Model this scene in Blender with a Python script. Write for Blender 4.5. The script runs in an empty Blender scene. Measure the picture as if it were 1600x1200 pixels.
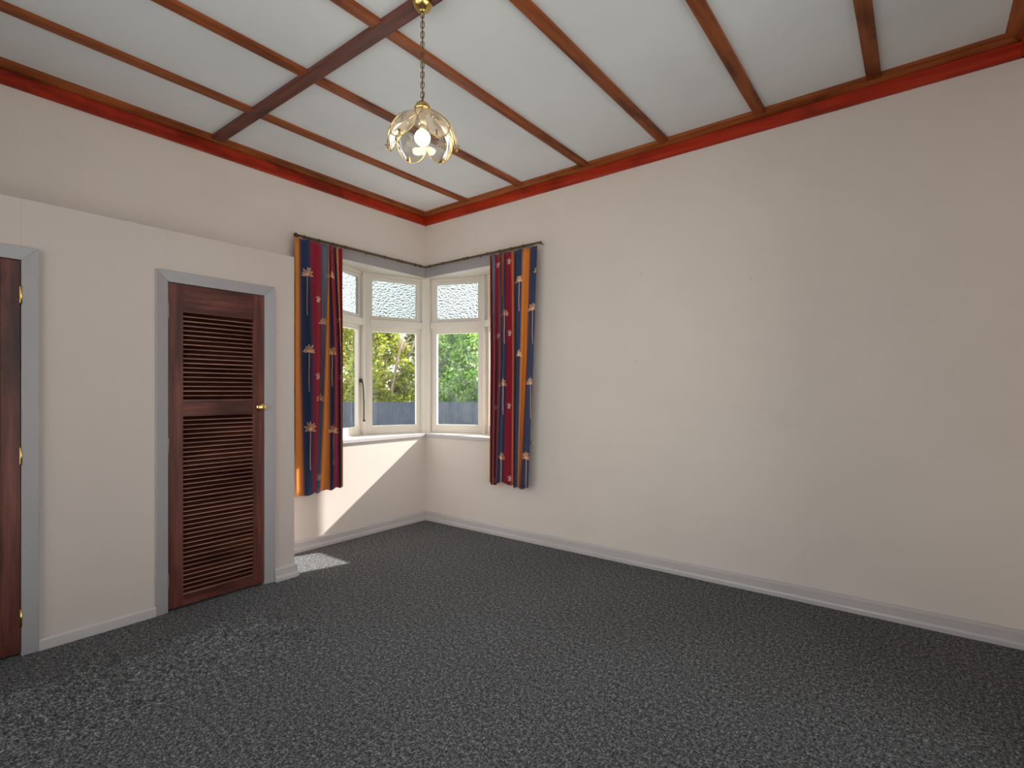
import bpy, bmesh, math, random
from mathutils import Vector, Matrix

# ------------------------------------------------------------------ camera, world, sun, exposure
SC = bpy.context.scene
COL = SC.collection
FPX = 820.0                                   # focal length in pixels of the 1600 x 1200 frame
YAW = math.atan2(.6137, .7892)
CAM = Vector((3.84, -3.553, 1.25))
HORIZON = 612.5
cam_d = bpy.data.cameras.new('camera')
cam_d.sensor_width = 36.0
cam_d.lens = FPX / 1600 * 36.0
cam_d.shift_y = (HORIZON - 600) / 1600
cam_d.clip_start = .02
cam_o = bpy.data.objects.new('camera', cam_d)
cam_o.location = CAM
cam_o.rotation_euler = (math.pi / 2, 0, YAW)
COL.objects.link(cam_o)
SC.camera = cam_o

SKY = 1.72
SUN = 9.8
SUN_DIR = Vector((-.29, -1.0, -.68)).normalized()
world = bpy.data.worlds.new('world')
SC.world = world
world.use_nodes = True
wn = world.node_tree.nodes
wn['Background'].inputs['Color'].default_value = (.955, .98, 1.0, 1)
wn['Background'].inputs['Strength'].default_value = SKY
sun_d = bpy.data.lights.new('sun', 'SUN')
sun_d.energy = SUN
sun_d.angle = math.radians(.8)
sun_d.color = (1.0, .97, .92)
sun_o = bpy.data.objects.new('sun', sun_d)
sun_o.rotation_euler = SUN_DIR.to_track_quat('-Z', 'Y').to_euler()
sun_o.location = (3, 12, 9)
COL.objects.link(sun_o)

vs = SC.view_settings
vs.view_transform = 'Standard'
vs.look = 'None'
vs.exposure = 0.53
vs.gamma = 1.0
vs.use_curve_mapping = False
SC.cycles.use_denoising = True
SC.cycles.max_bounces = 12
SC.cycles.diffuse_bounces = 8
SC.cycles.transparent_max_bounces = 16
SC.cycles.sample_clamp_indirect = 6.0
SC.cycles.caustics_refractive = False
SC.cycles.caustics_reflective = False


def portal(name, loc, direction, sx, sy):
    """marks a window opening so that the sky is sampled through it (gives no light of its own)"""
    d = bpy.data.lights.new(name, 'AREA')
    d.shape = 'RECTANGLE'
    d.size, d.size_y = sx, sy
    d.cycles.is_portal = True
    o = bpy.data.objects.new(name, d)
    o.location = loc
    o.rotation_euler = Vector(direction).to_track_quat('-Z', 'Z').to_euler()
    COL.objects.link(o)


# ------------------------------------------------------------------ pixel helpers (frame 1600 x 1200)
CR = Vector((math.cos(YAW), math.sin(YAW), 0))
CF = Vector((-math.sin(YAW), math.cos(YAW), 0))


def on(px, py, axis, val):
    d = CR * ((px - 800) / FPX) + CF + Vector((0, 0, (HORIZON - py) / FPX))
    return CAM + d * ((val - CAM[axis]) / d[axis])


def cam_xy(x, depth, z=0.0):
    p = CAM + CR * x + CF * depth
    return Vector((p.x, p.y, z))


# ------------------------------------------------------------------ materials
MATS = {}


def new_mat(name):
    m = bpy.data.materials.new(name)
    m.use_nodes = True
    MATS[name] = m
    return m, m.node_tree.nodes, m.node_tree.links, m.node_tree.nodes['Principled BSDF']


def coords(n, l, scale=(1, 1, 1)):
    tc = n.new('ShaderNodeNewGeometry')
    mp = n.new('ShaderNodeMapping')
    mp.inputs['Scale'].default_value = scale
    l.new(tc.outputs['Position'], mp.inputs['Vector'])
    return mp.outputs['Vector']


def noise(n, l, vec, scale, detail=4, rough=.55):
    t = n.new('ShaderNodeTexNoise')
    t.inputs['Scale'].default_value = scale
    t.inputs['Detail'].default_value = detail
    t.inputs['Roughness'].default_value = rough
    l.new(vec, t.inputs['Vector'])
    return t.outputs['Fac']


def ramp(n, l, fac, stops, interp='LINEAR'):
    r = n.new('ShaderNodeValToRGB')
    r.color_ramp.interpolation = interp
    e = r.color_ramp.elements
    while len(e) < len(stops):
        e.new(.5)
    for el, (p, c) in zip(e, stops):
        el.position = p
        el.color = (*c, 1) if len(c) == 3 else c
    l.new(fac, r.inputs['Fac'])
    return r.outputs['Color']


def bump(n, l, height, strength, dist, bsdf):
    b = n.new('ShaderNodeBump')
    b.inputs['Strength'].default_value = strength
    b.inputs['Distance'].default_value = dist
    l.new(height, b.inputs['Height'])
    l.new(b.outputs['Normal'], bsdf.inputs['Normal'])
    return b


def mix_mul(n, l, a, b, fac=1.0):
    m = n.new('ShaderNodeMix')
    m.data_type = 'RGBA'
    m.blend_type = 'MULTIPLY'
    m.inputs['Factor'].default_value = fac
    l.new(a, m.inputs['A'])
    l.new(b, m.inputs['B'])
    return m.outputs['Result']


def paint(name, col, rough=.6, wear=.06, relief=.05, spots=False, spec=.3):
    m, n, l, b = new_mat(name)
    v = coords(n, l)
    lo = tuple(c * (1 - wear) for c in col)
    hi = tuple(min(1, c * (1 + wear * .5)) for c in col)
    c1 = ramp(n, l, noise(n, l, v, 1.6, 5), [(.3, lo), (.7, hi)])
    if spots:
        # sparse scuffs and stains on the paint
        t = n.new('ShaderNodeTexVoronoi')
        t.inputs['Scale'].default_value = 3.1
        l.new(v, t.inputs['Vector'])
        s = ramp(n, l, t.outputs['Distance'], [(.012, (.55, .53, .5)), (.035, (1, 1, 1))])
        c1 = mix_mul(n, l, c1, s, .55)
        sm = ramp(n, l, noise(n, l, coords(n, l, (.8, .8, 1.4)), 2.3, 6, .65), [(.56, (1, 1, 1)), (.72, (.88, .87, .83))])
        c1 = mix_mul(n, l, c1, sm, .3)
    l.new(c1, b.inputs['Base Color'])
    b.inputs['Roughness'].default_value = rough
    b.inputs['Specular IOR Level'].default_value = spec
    bump(n, l, noise(n, l, v, 140, 3), relief, .002, b)
    return m


def wood(name, dark, mid, light, axis, rough=.45, spec=.22, scale=7.0):
    """grain runs along the given axis (0, 1 or 2)"""
    m, n, l, b = new_mat(name)
    sc = [1.0, 1.0, 1.0]
    sc[axis] = .07
    g = noise(n, l, coords(n, l, tuple(sc)), scale * 5, 6, .6)
    big = noise(n, l, coords(n, l, tuple(.35 if i == axis else 1 for i in range(3))), scale * .9, 4, .6)
    c1 = ramp(n, l, g, [(.25, dark), (.5, mid), (.75, light)])
    c2 = ramp(n, l, big, [(.34, (.28, .24, .24)), (.5, (.9, .9, .9)), (.72, (1.0, 1.0, 1.0))])
    l.new(mix_mul(n, l, c1, c2, .75), b.inputs['Base Color'])
    b.inputs['Roughness'].default_value = rough
    b.inputs['Specular IOR Level'].default_value = spec
    bump(n, l, g, .15, .002, b)
    return m


def metal(name, col, rough):
    m, n, l, b = new_mat(name)
    v = coords(n, l)
    lo = tuple(c * .75 for c in col)
    l.new(ramp(n, l, noise(n, l, v, 45, 3), [(.35, lo), (.6, col)]), b.inputs['Base Color'])
    b.inputs['Metallic'].default_value = 1
    b.inputs['Roughness'].default_value = rough
    return m


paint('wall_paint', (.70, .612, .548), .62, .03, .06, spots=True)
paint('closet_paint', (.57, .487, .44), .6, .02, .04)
paint('ceiling_paint', (.765, .785, .795), .6, .06, .04)
paint('grey_paint', (.335, .31, .312), .38, .05, .04, spec=.5)
paint('grey_paint_lit', (.52, .475, .465), .36, .08, .05, spec=.5)  # same trim paint as the grey boards, lightened to stand for stronger light
paint('window_paint', (.70, .64, .56), .42, .05, .05, spec=.45)
for ax in range(3):
    wood('batten_wood_%d' % ax, (.14, .033, .008), (.29, .074, .017), (.42, .125, .035), ax)
    wood('main_batten_wood_%d' % ax, (.075, .025, .018), (.15, .05, .036), (.21, .08, .055), ax)
    wood('cornice_wood_%d' % ax, (.24, .014, .004), (.40, .026, .006), (.50, .05, .012), ax)
    wood('door_wood_%d' % ax, (.035, .010, .008), (.12, .034, .024), (.22, .07, .048), ax, .4, .28, 5)
wood('slat_wood', (.014, .004, .003), (.05, .013, .008), (.13, .038, .02), 1, .42, .25, 5)
wood('worn_lit_edge_wood', (.16, .065, .042), (.34, .16, .11), (.5, .27, .2), 1, .4, .5, 5)  # paler slat edges: wear plus a painted highlight where the front catches light
metal('brass', (.80, .56, .20), .22)
metal('aged_brass', (.12, .078, .034), .45)
metal('chain_brass', (.26, .15, .07), .4)
metal('dark_metal', (.05, .045, .04), .45)


def make_carpet():
    m, n, l, b = new_mat('carpet')
    v = coords(n, l)
    f1 = noise(n, l, v, 125, 3, .75)
    f2 = noise(n, l, coords(n, l, (1, .8, 1)), 60, 2, .6)
    add = n.new('ShaderNodeMath')
    add.operation = 'MULTIPLY_ADD'
    l.new(f1, add.inputs[0])
    add.inputs[1].default_value = .7
    m2 = n.new('ShaderNodeMath')
    m2.operation = 'MULTIPLY'
    l.new(f2, m2.inputs[0])
    m2.inputs[1].default_value = .3
    l.new(m2.outputs[0], add.inputs[2])
    c = ramp(n, l, add.outputs[0], [(.36, (.016, .017, .018)), (.46, (.068, .069, .072)), (.54, (.16, .162, .167)), (.66, (.50, .50, .51))])
    d = ramp(n, l, noise(n, l, v, 1.3, 4), [(.3, (.86, .84, .82)), (.7, (1, 1, 1))])
    l.new(mix_mul(n, l, c, d, .8), b.inputs['Base Color'])
    b.inputs['Roughness'].default_value = .95
    b.inputs['Specular IOR Level'].default_value = .12
    bump(n, l, add.outputs[0], .9, .008, b)


make_carpet()


def make_clear_glass():
    m, n, l, b = new_mat('clear_glass')
    out = n['Material Output']
    tr = n.new('ShaderNodeBsdfTransparent')
    tr.inputs['Color'].default_value = (.95, .97, .96, 1)
    gl = n.new('ShaderNodeBsdfGlossy')
    gl.inputs['Roughness'].default_value = .02
    fr = n.new('ShaderNodeFresnel')
    fr.inputs['IOR'].default_value = 1.35
    mx = n.new('ShaderNodeMixShader')
    l.new(fr.outputs[0], mx.inputs[0])
    l.new(tr.outputs[0], mx.inputs[1])
    l.new(gl.outputs[0], mx.inputs[2])
    dirt = n.new('ShaderNodeBsdfTranslucent')
    dirt.inputs['Color'].default_value = (.85, .88, .9, 1)
    f = ramp(n, l, noise(n, l, coords(n, l), 9, 5, .6), [(.35, (.006,) * 3), (.75, (.04,) * 3)])
    mx2 = n.new('ShaderNodeMixShader')
    l.new(f, mx2.inputs[0])
    l.new(mx.outputs[0], mx2.inputs[1])
    l.new(dirt.outputs[0], mx2.inputs[2])
    l.new(mx2.outputs[0], out.inputs['Surface'])


def make_obscure_glass():
    m, n, l, b = new_mat('obscure_glass')
    out = n['Material Output']
    t = n.new('ShaderNodeTexVoronoi')
    t.feature = 'SMOOTH_F1'
    t.inputs['Scale'].default_value = 52
    t.inputs['Smoothness'].default_value = .4
    l.new(coords(n, l, (1, 1, 1.25)), t.inputs['Vector'])
    bp = n.new('ShaderNodeBump')
    bp.inputs['Strength'].default_value = 1.0
    bp.inputs['Distance'].default_value = .03
    l.new(t.outputs['Distance'], bp.inputs['Height'])
    rf = n.new('ShaderNodeBsdfRefraction')
    rf.inputs['IOR'].default_value = 1.42
    rf.inputs['Roughness'].default_value = .12
    rf.inputs['Color'].default_value = (.50, .57, .585, 1)
    l.new(bp.outputs[0], rf.inputs['Normal'])
    gl = n.new('ShaderNodeBsdfGlossy')
    gl.inputs['Roughness'].default_value = .15
    l.new(bp.outputs[0], gl.inputs['Normal'])
    tl = n.new('ShaderNodeBsdfTranslucent')
    tl.inputs['Color'].default_value = (.48, .54, .55, 1)
    l.new(bp.outputs[0], tl.inputs['Normal'])
    m1 = n.new('ShaderNodeMixShader')
    m1.inputs[0].default_value = .16
    l.new(rf.outputs[0], m1.inputs[1])
    l.new(tl.outputs[0], m1.inputs[2])
    m2 = n.new('ShaderNodeMixShader')
    m2.inputs[0].default_value = .06
    l.new(m1.outputs[0], m2.inputs[1])
    l.new(gl.outputs[0], m2.inputs[2])
    l.new(m2.outputs[0], out.inputs['Surface'])


def make_petal_glass():
    m, n, l, b = new_mat('petal_glass')
    out = n['Material Output']
    tr = n.new('ShaderNodeBsdfTransparent')
    tr.inputs['Color'].default_value = (.86, .82, .75, 1)
    tl = n.new('ShaderNodeBsdfTranslucent')
    tl.inputs['Color'].default_value = (.75, .70, .61, 1)
    gl = n.new('ShaderNodeBsdfGlossy')
    gl.inputs['Roughness'].default_value = .06
    m1 = n.new('ShaderNodeMixShader')
    m1.inputs[0].default_value = .26
    l.new(tr.outputs[0], m1.inputs[1])
    l.new(tl.outputs[0], m1.inputs[2])
    lw = n.new('ShaderNodeFresnel')
    lw.inputs['IOR'].default_value = 1.5
    m2 = n.new('ShaderNodeMixShader')
    l.new(lw.outputs[0], m2.inputs[0])
    l.new(m1.outputs[0], m2.inputs[1])
    l.new(gl.outputs[0], m2.inputs[2])
    l.new(m2.outputs[0], out.inputs['Surface'])


make_clear_glass()
make_obscure_glass()
make_petal_glass()


def plain(name, col, rough=.7, emit=0, spec=.3):
    m, n, l, b = new_mat(name)
    v = coords(n, l)
    l.new(ramp(n, l, noise(n, l, v, 30, 3), [(.3, tuple(c * .9 for c in col)), (.7, col)]), b.inputs['Base Color'])
    b.inputs['Roughness'].default_value = rough
    b.inputs['Specular IOR Level'].default_value = spec
    if emit:
        b.inputs['Emission Color'].default_value = (1.0, .86, .66, 1)
        b.inputs['Emission Strength'].default_value = emit
    return m


plain('bulb_glass', (.95, .93, .88), .3, 20)
plain('etched', (.26, .24, .21), .8)
plain('palm_print', (.88, .52, .29), .8, spec=.1)
plain('pale_print', (.80, .56, .42), .8, spec=.1)
plain('holder', (.35, .3, .23), .5)
plain('white_plastic', (.75, .7, .6), .4)

ORANGE = (.66, .20, .025)
NAVY = (.022, .038, .095)
CRIM = (.27, .010, .028)
SLATE = (.13, .165, .225)
REDOR = (.62, .10, .02)


def curtain_mat(name, stripes):
    """stripes: colours of the woven stripes, evenly spaced in the cloth's own u coordinate"""
    m, n, l, b = new_mat(name)
    uv = n.new('ShaderNodeUVMap')
    sep = n.new('ShaderNodeSeparateXYZ')
    l.new(uv.outputs[0], sep.inputs[0])
    k = len(stripes)
    st = []
    for i, c in enumerate(stripes):
        st.append(((i + .16) / k, c))
        st.append(((i + .84) / k, c))
    c1 = ramp(n, l, sep.outputs['X'], st)
    w = n.new('ShaderNodeMapping')
    w.inputs['Scale'].default_value = (60, 9, 1)
    l.new(uv.outputs[0], w.inputs['Vector'])
    wv = ramp(n, l, noise(n, l, w.outputs[0], 14, 3, .6), [(.3, (.78, .78, .8)), (.7, (1.12, 1.1, 1.08))])
    l.new(mix_mul(n, l, c1, wv, .8), b.inputs['Base Color'])
    b.inputs['Roughness'].default_value = .75
    b.inputs['Specular IOR Level'].default_value = .2
    b.inputs['Sheen Weight'].default_value = .15
    return m


def leaf_mat(name, stops, trans=.45):
    m, n, l, b = new_mat(name)
    out = n['Material Output']
    g = n.new('ShaderNodeNewGeometry')
    c = ramp(n, l, g.outputs['Random Per Island'], stops)
    l.new(c, b.inputs['Base Color'])
    b.inputs['Roughness'].default_value = .45
    b.inputs['Specular IOR Level'].default_value = .35
    t = n.new('ShaderNodeBsdfTranslucent')
    l.new(c, t.inputs['Color'])
    mx = n.new('ShaderNodeMixShader')
    mx.inputs[0].default_value = trans
    l.new(b.outputs[0], mx.inputs[1])
    l.new(t.outputs[0], mx.inputs[2])
    l.new(mx.outputs[0], out.inputs['Surface'])


leaf_mat('leaf_yellow', [(0, (.10, .14, .012)), (.4, (.34, .40, .03)), (.8, (.58, .56, .06)), (1, (.75, .68, .22))], .55)
leaf_mat('leaf_green', [(0, (.05, .13, .02)), (.4, (.18, .38, .045)), (.8, (.36, .58, .12)), (1, (.62, .70, .4))], .55)
leaf_mat('leaf_olive', [(0, (.08, .10, .02)), (.5, (.2, .24, .05)), (1, (.5, .48, .2))])
leaf_mat('leaf_dark', [(0, (.03, .06, .01)), (.5, (.08, .14, .02)), (1, (.2, .26, .05))])
leaf_mat('grass', [(0, (.06, .10, .02)), (1, (.16, .2, .05))], .1)
wood('bark', (.16, .11, .07), (.34, .26, .18), (.55, .46, .36), 2, .8, .2, 2)
paint('fence_steel', (.052, .068, .095), .5, .1, .02, spec=.4)
paint('house_paint', (.55, .53, .5), .7)


# ------------------------------------------------------------------ mesh helpers
def link(name, me, mat=None, parent=None):
    o = bpy.data.objects.new(name, me)
    COL.objects.link(o)
    if mat is not None and me is not None:
        for mm in ([mat] if isinstance(mat, str) else mat):
            me.materials.append(MATS[mm])
    if parent is not None:
        o.parent = parent
        o.matrix_parent_inverse = Matrix.Identity(4)
        if parent.location.length or any(parent.rotation_euler):
            o.matrix_parent_inverse = parent.matrix_basis.inverted()
    return o


def empty(name, loc=(0, 0, 0)):
    o = bpy.data.objects.new(name, None)
    o.location = loc
    o.empty_display_size = .05
    COL.objects.link(o)
    return o


def tag(o, label=None, cat=None, group=None, kind=None):
    for k, v in (('label', label), ('category', cat), ('group', group), ('kind', kind)):
        if v:
            o[k] = v
    return o


def bm_box(bm, lo, hi, bev=0.0):
    lo, hi = [min(a, b) for a, b in zip(lo, hi)], [max(a, b) for a, b in zip(lo, hi)]
    b2 = bmesh.new()
    bmesh.ops.create_cube(b2, size=1)
    for v in b2.verts:
        v.co = Vector([(lo[i] + hi[i]) / 2 + v.co[i] * (hi[i] - lo[i]) for i in range(3)])
    if bev:
        bmesh.ops.bevel(b2, geom=b2.edges[:], offset=bev, segments=2, affect='EDGES', profile=.7)
    merge(bm, b2)


def merge(bm, b2):
    me = bpy.data.meshes.new('tmp')
    b2.to_mesh(me)
    b2.free()
    bm.from_mesh(me)
    bpy.data.meshes.remove(me)


def finish(bm, name, smooth=False):
    bmesh.ops.recalc_face_normals(bm, faces=bm.faces[:])
    me = bpy.data.meshes.new(name)
    bm.to_mesh(me)
    bm.free()
    if smooth:
        for p in me.polygons:
            p.use_smooth = True
    return me


def box(name, lo, hi, mat, parent=None, bev=0.0):
    bm = bmesh.new()
    bm_box(bm, lo, hi, bev)
    return link(name, finish(bm, name), mat, parent)


def boxes(name, lst, mat, parent=None, bev=0.0):
    bm = bmesh.new()
    for lo, hi in lst:
        bm_box(bm, lo, hi, bev)
    return link(name, finish(bm, name), mat, parent)


def bm_prism(bm, poly, ext):
    """poly: list of 3D points (planar); ext: extrusion vector"""
    ext = Vector(ext)
    a = [bm.verts.new(Vector(p)) for p in poly]
    b = [bm.verts.new(Vector(p) + ext) for p in poly]
    n = len(poly)
    bm.faces.new(a[::-1])
    bm.faces.new(b)
    for i in range(n):
        bm.faces.new((a[i], a[(i + 1) % n], b[(i + 1) % n], b[i]))


def prism(name, poly, ext, mat, parent=None):
    bm = bmesh.new()
    bm_prism(bm, poly, ext)
    return link(name, finish(bm, name), mat, parent)


def bm_tube(bm, pts, rad, seg=8, closed=False):
    pts = [Vector(p) for p in pts]
    n = len(pts)
    rads = rad if isinstance(rad, (list, tuple)) else [rad] * n
    rings = []
    prev = None
    for i, p in enumerate(pts):
        if closed:
            t = pts[(i + 1) % n] - pts[i - 1]
        else:
            t = pts[min(i + 1, n - 1)] - pts[max(i - 1, 0)]
        t.normalize()
        if prev is None:
            a = t.orthogonal().normalized()
        else:
            a = (prev - t * prev.dot(t))
            a = a.normalized() if a.length > 1e-6 else t.orthogonal().normalized()
        prev = a
        b = t.cross(a)
        rings.append([bm.verts.new(p + (a * math.cos(2 * math.pi * k / seg) + b * math.sin(2 * math.pi * k / seg)) * rads[i]) for k in range(seg)])
    m = n if closed else n - 1
    for i in range(m):
        r0, r1 = rings[i], rings[(i + 1) % n]
        for k in range(seg):
            bm.faces.new((r0[k], r0[(k + 1) % seg], r1[(k + 1) % seg], r1[k]))
    if not closed:
        bm.faces.new(rings[0][::-1])
        bm.faces.new(rings[-1])


def tube(name, pts, rad, mat, parent=None, seg=8, closed=False):
    bm = bmesh.new()
    bm_tube(bm, pts, rad, seg, closed)
    return link(name, finish(bm, name, True), mat, parent)


def lathe(name, prof, center, mat, parent=None, seg=32, axis='Z'):
    bm = bmesh.new()
    rings = []
    for r, h in prof:
        ring = []
        for k in range(seg):
            a = 2 * math.pi * k / seg
            p = Vector((r * math.cos(a), r * math.sin(a), h))
            if axis == 'X':
                p = Vector((h, p.x, p.y))
            ring.append(bm.verts.new(Vector(center) + p))
        rings.append(ring)
    for r0, r1 in zip(rings, rings[1:]):
        for k in range(seg):
            bm.faces.new((r0[k], r0[(k + 1) % seg], r1[(k + 1) % seg], r1[k]))
    bmesh.ops.remove_doubles(bm, verts=bm.verts[:], dist=1e-5)
    return link(name, finish(bm, name, True), mat, parent)


# ------------------------------------------------------------------ room shell
RX, RY, CZ = 4.25, -3.94, 2.985            # right wall, rear wall, ceiling height
T = .12
SILL, HEAD = .844, 2.374
S22, C22 = math.sin(math.radians(22.5)), math.cos(math.radians(22.5))
PC = Vector((-.07, .07))
P1 = PC + .62 * Vector((-S22, -C22))
P2 = PC + .62 * Vector((C22, S22))
Y0 = P1.y + (P1.x / S22) * C22             # where the left bay returns to the wall (negative y)
X3 = -Y0

# floor: carpet with two lifted ripples along the closet
def carpet_z(x, y):
    def lobe(y0, y1, cx, amp):
        if not y0 < y < y1:
            return 0
        env = math.sin(math.pi * (y - y0) / (y1 - y0)) ** .8
        d = x - cx
        s = math.exp(-(d / .26) ** 2) if d > 0 else math.exp(d / .045)
        return amp * env * s
    ca = 1.06 - .10 * math.sin((y + 3.3) * 3.0) ** 2
    cb = .99 + .06 * (-(y + 2.1))
    return lobe(-3.75, -2.62, ca, .082) + lobe(-2.78, -1.98, cb, .068)


def make_floor():
    nx, ny = 280, 200
    vs_, fs = [], []
    for j in range(ny + 1):
        for i in range(nx + 1):
            x, y = RX * i / nx, RY * j / ny
            vs_.append((x, y, carpet_z(x, y)))
    for j in range(ny):
        for i in range(nx):
            a = j * (nx + 1) + i
            fs.append((a, a + nx + 1, a + nx + 2, a + 1))
    me = bpy.data.meshes.new('floor')
    me.from_pydata(vs_, [], fs)
    for p in me.polygons:
        p.use_smooth = True
    return tag(link('floor', me, 'carpet'), 'charcoal speckled loop carpet with ripples by the closet', kind='structure')


make_floor()
HB = HEAD + .066
tag(boxes('wall_left', [((-T, Y0, 0), (0, 0, SILL - .03)), ((-T, Y0, HB), (0, 0, 3.1)), ((-T, RY - T, 0), (0, Y0, 3.1))], 'wall_paint'), kind='structure')
tag(boxes('wall_back', [((-T, 0, 0), (X3, T, SILL - .03)), ((-T, 0, HB), (X3, T, 3.1)), ((X3, 0, 0), (RX + T, T, 3.1))], 'wall_paint'), kind='structure')
# right wall and rear wall, both out of view, each with an added window for fill light
RW = (-3.4, -.9, .06, 2.86)              # y0, y1, z0, z1
BW = (.6, 4.15, .06, 2.86)                 # x0, x1, z0, z1
tag(boxes('wall_right', [((RX, RY - T, 0), (RX + T, RW[0], 3.1)), ((RX, RW[1], 0), (RX + T, 0, 3.1)),
                         ((RX, RW[0], 0), (RX + T, RW[1], RW[2])), ((RX, RW[0], RW[3]), (RX + T, RW[1], 3.1))], 'wall_paint'), kind='structure')
tag(boxes('wall_rear', [((0, RY - T, 0), (BW[0], RY, 3.1)), ((BW[1], RY - T, 0), (RX, RY, 3.1)),
                        ((BW[0], RY - T, 0), (BW[1], RY, BW[2])), ((BW[0], RY - T, BW[3]), (BW[1], RY, 3.1))], 'wall_paint'), kind='structure')

# ceiling: backing, panels between the battens, battens
BX = [.60, 1.21, 1.83, 2.45, 3.06, 3.64]
MY0, MY1 = -2.003, -1.925
ceil = tag(box('ceiling', (-T, RY - T, CZ + .012), (RX + T, T, CZ + .1), 'ceiling_paint'), 'white panelled ceiling with stained timber battens', kind='structure')
edges = [0] + BX + [RX]
for ya, yb in ((RY, (MY0 + MY1) / 2), ((MY0 + MY1) / 2, 0)):
    for xa, xb in zip(edges, edges[1:]):
        box('ceiling_panel', (xa + .002, ya + .002, CZ), (xb - .002, yb - .002, CZ + .012), 'ceiling_paint', ceil, .002)
box('main_batten', (.02, MY0, CZ - .022), (RX - .02, MY1, CZ), 'main_batten_wood_0', ceil, .004)
for x in BX:
    for ya, yb in ((RY + .02, MY0), (MY1, -.02)):
        box('batten', (x - .033, ya, CZ - .019), (x + .033, yb, CZ), 'batten_wood_1', ceil, .003)

# cornice: red frieze board on the wall, brown strip against the ceiling
CB0, CB1 = 2.880, 2.954
def cornice(name, a, b, nrm, ax):
    a, b, nrm = Vector(a), Vector(b), Vector(nrm)
    e = empty(name)
    tag(e, kind='structure')
    def pr(nm, prof, mat):
        poly = [a + nrm * d + Vector((0, 0, z)) for d, z in prof]
        prism(nm, poly, b - a, mat, e)
    pr('frieze_board', [(0, CB0), (.02, CB0), (.023, CB0 + .004), (.023, CB1), (0, CB1)], 'cornice_wood_%d' % ax)
    pr('ceiling_strip', [(0, CB1), (.036, CB1), (.05, CB1 + .006), (.062, CB1 + .014), (.075, CB1 + .018), (.085, CZ), (0, CZ)], 'batten_wood_%d' % ax)
cornice('trim_1', (0, RY, 0), (0, 0, 0), (1, 0, 0), 1)
cornice('trim_2', (0, 0, 0), (RX, 0, 0), (0, -1, 0), 0)
cornice('trim_3', (RX, 0, 0), (RX, RY, 0), (-1, 0, 0), 1)
cornice('trim_4', (RX, RY, 0), (0, RY, 0), (0, 1, 0), 0)

# skirting boards
SK = [(0, 0), (.030, 0), (.030, .022), (.026, .032), (.018, .036), (.018, .074), (.012, .082), (0, .088)]
def skirting(name, a, b, nrm, k=1.0):
    a, b, nrm = Vector(a), Vector(b), Vector(nrm)
    o = prism(name, [a + nrm * d * k + Vector((0, 0, z)) for d, z in SK], b - a, 'grey_paint_lit')
    return tag(o, kind='structure')
CX, CY = .472, -1.64                         # closet face and closet end
skirting('baseboard_left', (0, CY, 0), (0, 0, 0), (1, 0, 0))
skirting('baseboard_back', (0, 0, 0), (RX, 0, 0), (0, -1, 0))
skirting('baseboard_right', (RX, -.03, 0), (RX, RY, 0), (-1, 0, 0), .35)
skirting('baseboard_rear', (RX - .03, RY, 0), (CX, RY, 0), (0, 1, 0))

# ------------------------------------------------------------------ closet with two louvred doors
D1 = (-2.402, -1.848)
D2 = (-3.571, -3.017)
DZ = 1.876
CT = 2.169
th = .055
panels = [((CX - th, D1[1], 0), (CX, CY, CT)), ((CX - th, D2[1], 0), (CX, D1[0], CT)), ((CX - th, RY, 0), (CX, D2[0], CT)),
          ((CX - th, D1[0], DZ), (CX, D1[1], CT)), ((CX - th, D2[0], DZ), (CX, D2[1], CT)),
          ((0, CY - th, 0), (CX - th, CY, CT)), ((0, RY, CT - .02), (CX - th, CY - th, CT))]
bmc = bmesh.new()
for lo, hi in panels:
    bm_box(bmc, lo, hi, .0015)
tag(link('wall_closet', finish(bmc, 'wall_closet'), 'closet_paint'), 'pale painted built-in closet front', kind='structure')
# skirting between the doors, and the moulded piece that wraps the closet corner
tag(prism('baseboard_closet', [(CX, D2[1] + .062, 0), (CX + .016, D2[1] + .062, 0), (CX + .016, D2[1] + .062, .046), (CX + .008, D2[1] + .062, .056), (CX, D2[1] + .062, .056)],
          (0, D1[0] - D2[1] - .124, 0), 'grey_paint_lit'), kind='structure')
def corner_skirting():
    bm = bmesh.new()
    for a, b, nrm in (((CX, D1[1] + .064, 0), (CX, CY, 0), Vector((1, 0, 0))), ((.032, CY, 0), (CX, CY, 0), Vector((0, 1, 0)))):
        a, b = Vector(a), Vector(b)
        bm_prism(bm, [a + nrm * d * 1.15 + Vector((0, 0, z)) for d, z in SK], b - a)
    # rounded outer corner
    seg = 8
    rows = []
    for k in range(seg + 1):
        an = math.pi / 2 * k / seg
        rows.append([bm.verts.new((CX + d * 1.15 * math.cos(an), CY + d * 1.15 * math.sin(an), z)) for d, z in SK[1:-1]] + [bm.verts.new((CX, CY, .088))])
    for r0, r1 in zip(rows, rows[1:]):
        for i in range(len(r0) - 1):
            bm.faces.new((r0[i], r1[i], r1[i + 1], r0[i + 1]))
    bmesh.ops.remove_doubles(bm, verts=bm.verts[:], dist=1e-4)
    return tag(link('baseboard_closet_corner', finish(bm, 'baseboard_closet_corner'), 'grey_paint_lit'), kind='structure')
corner_skirting()

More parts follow.
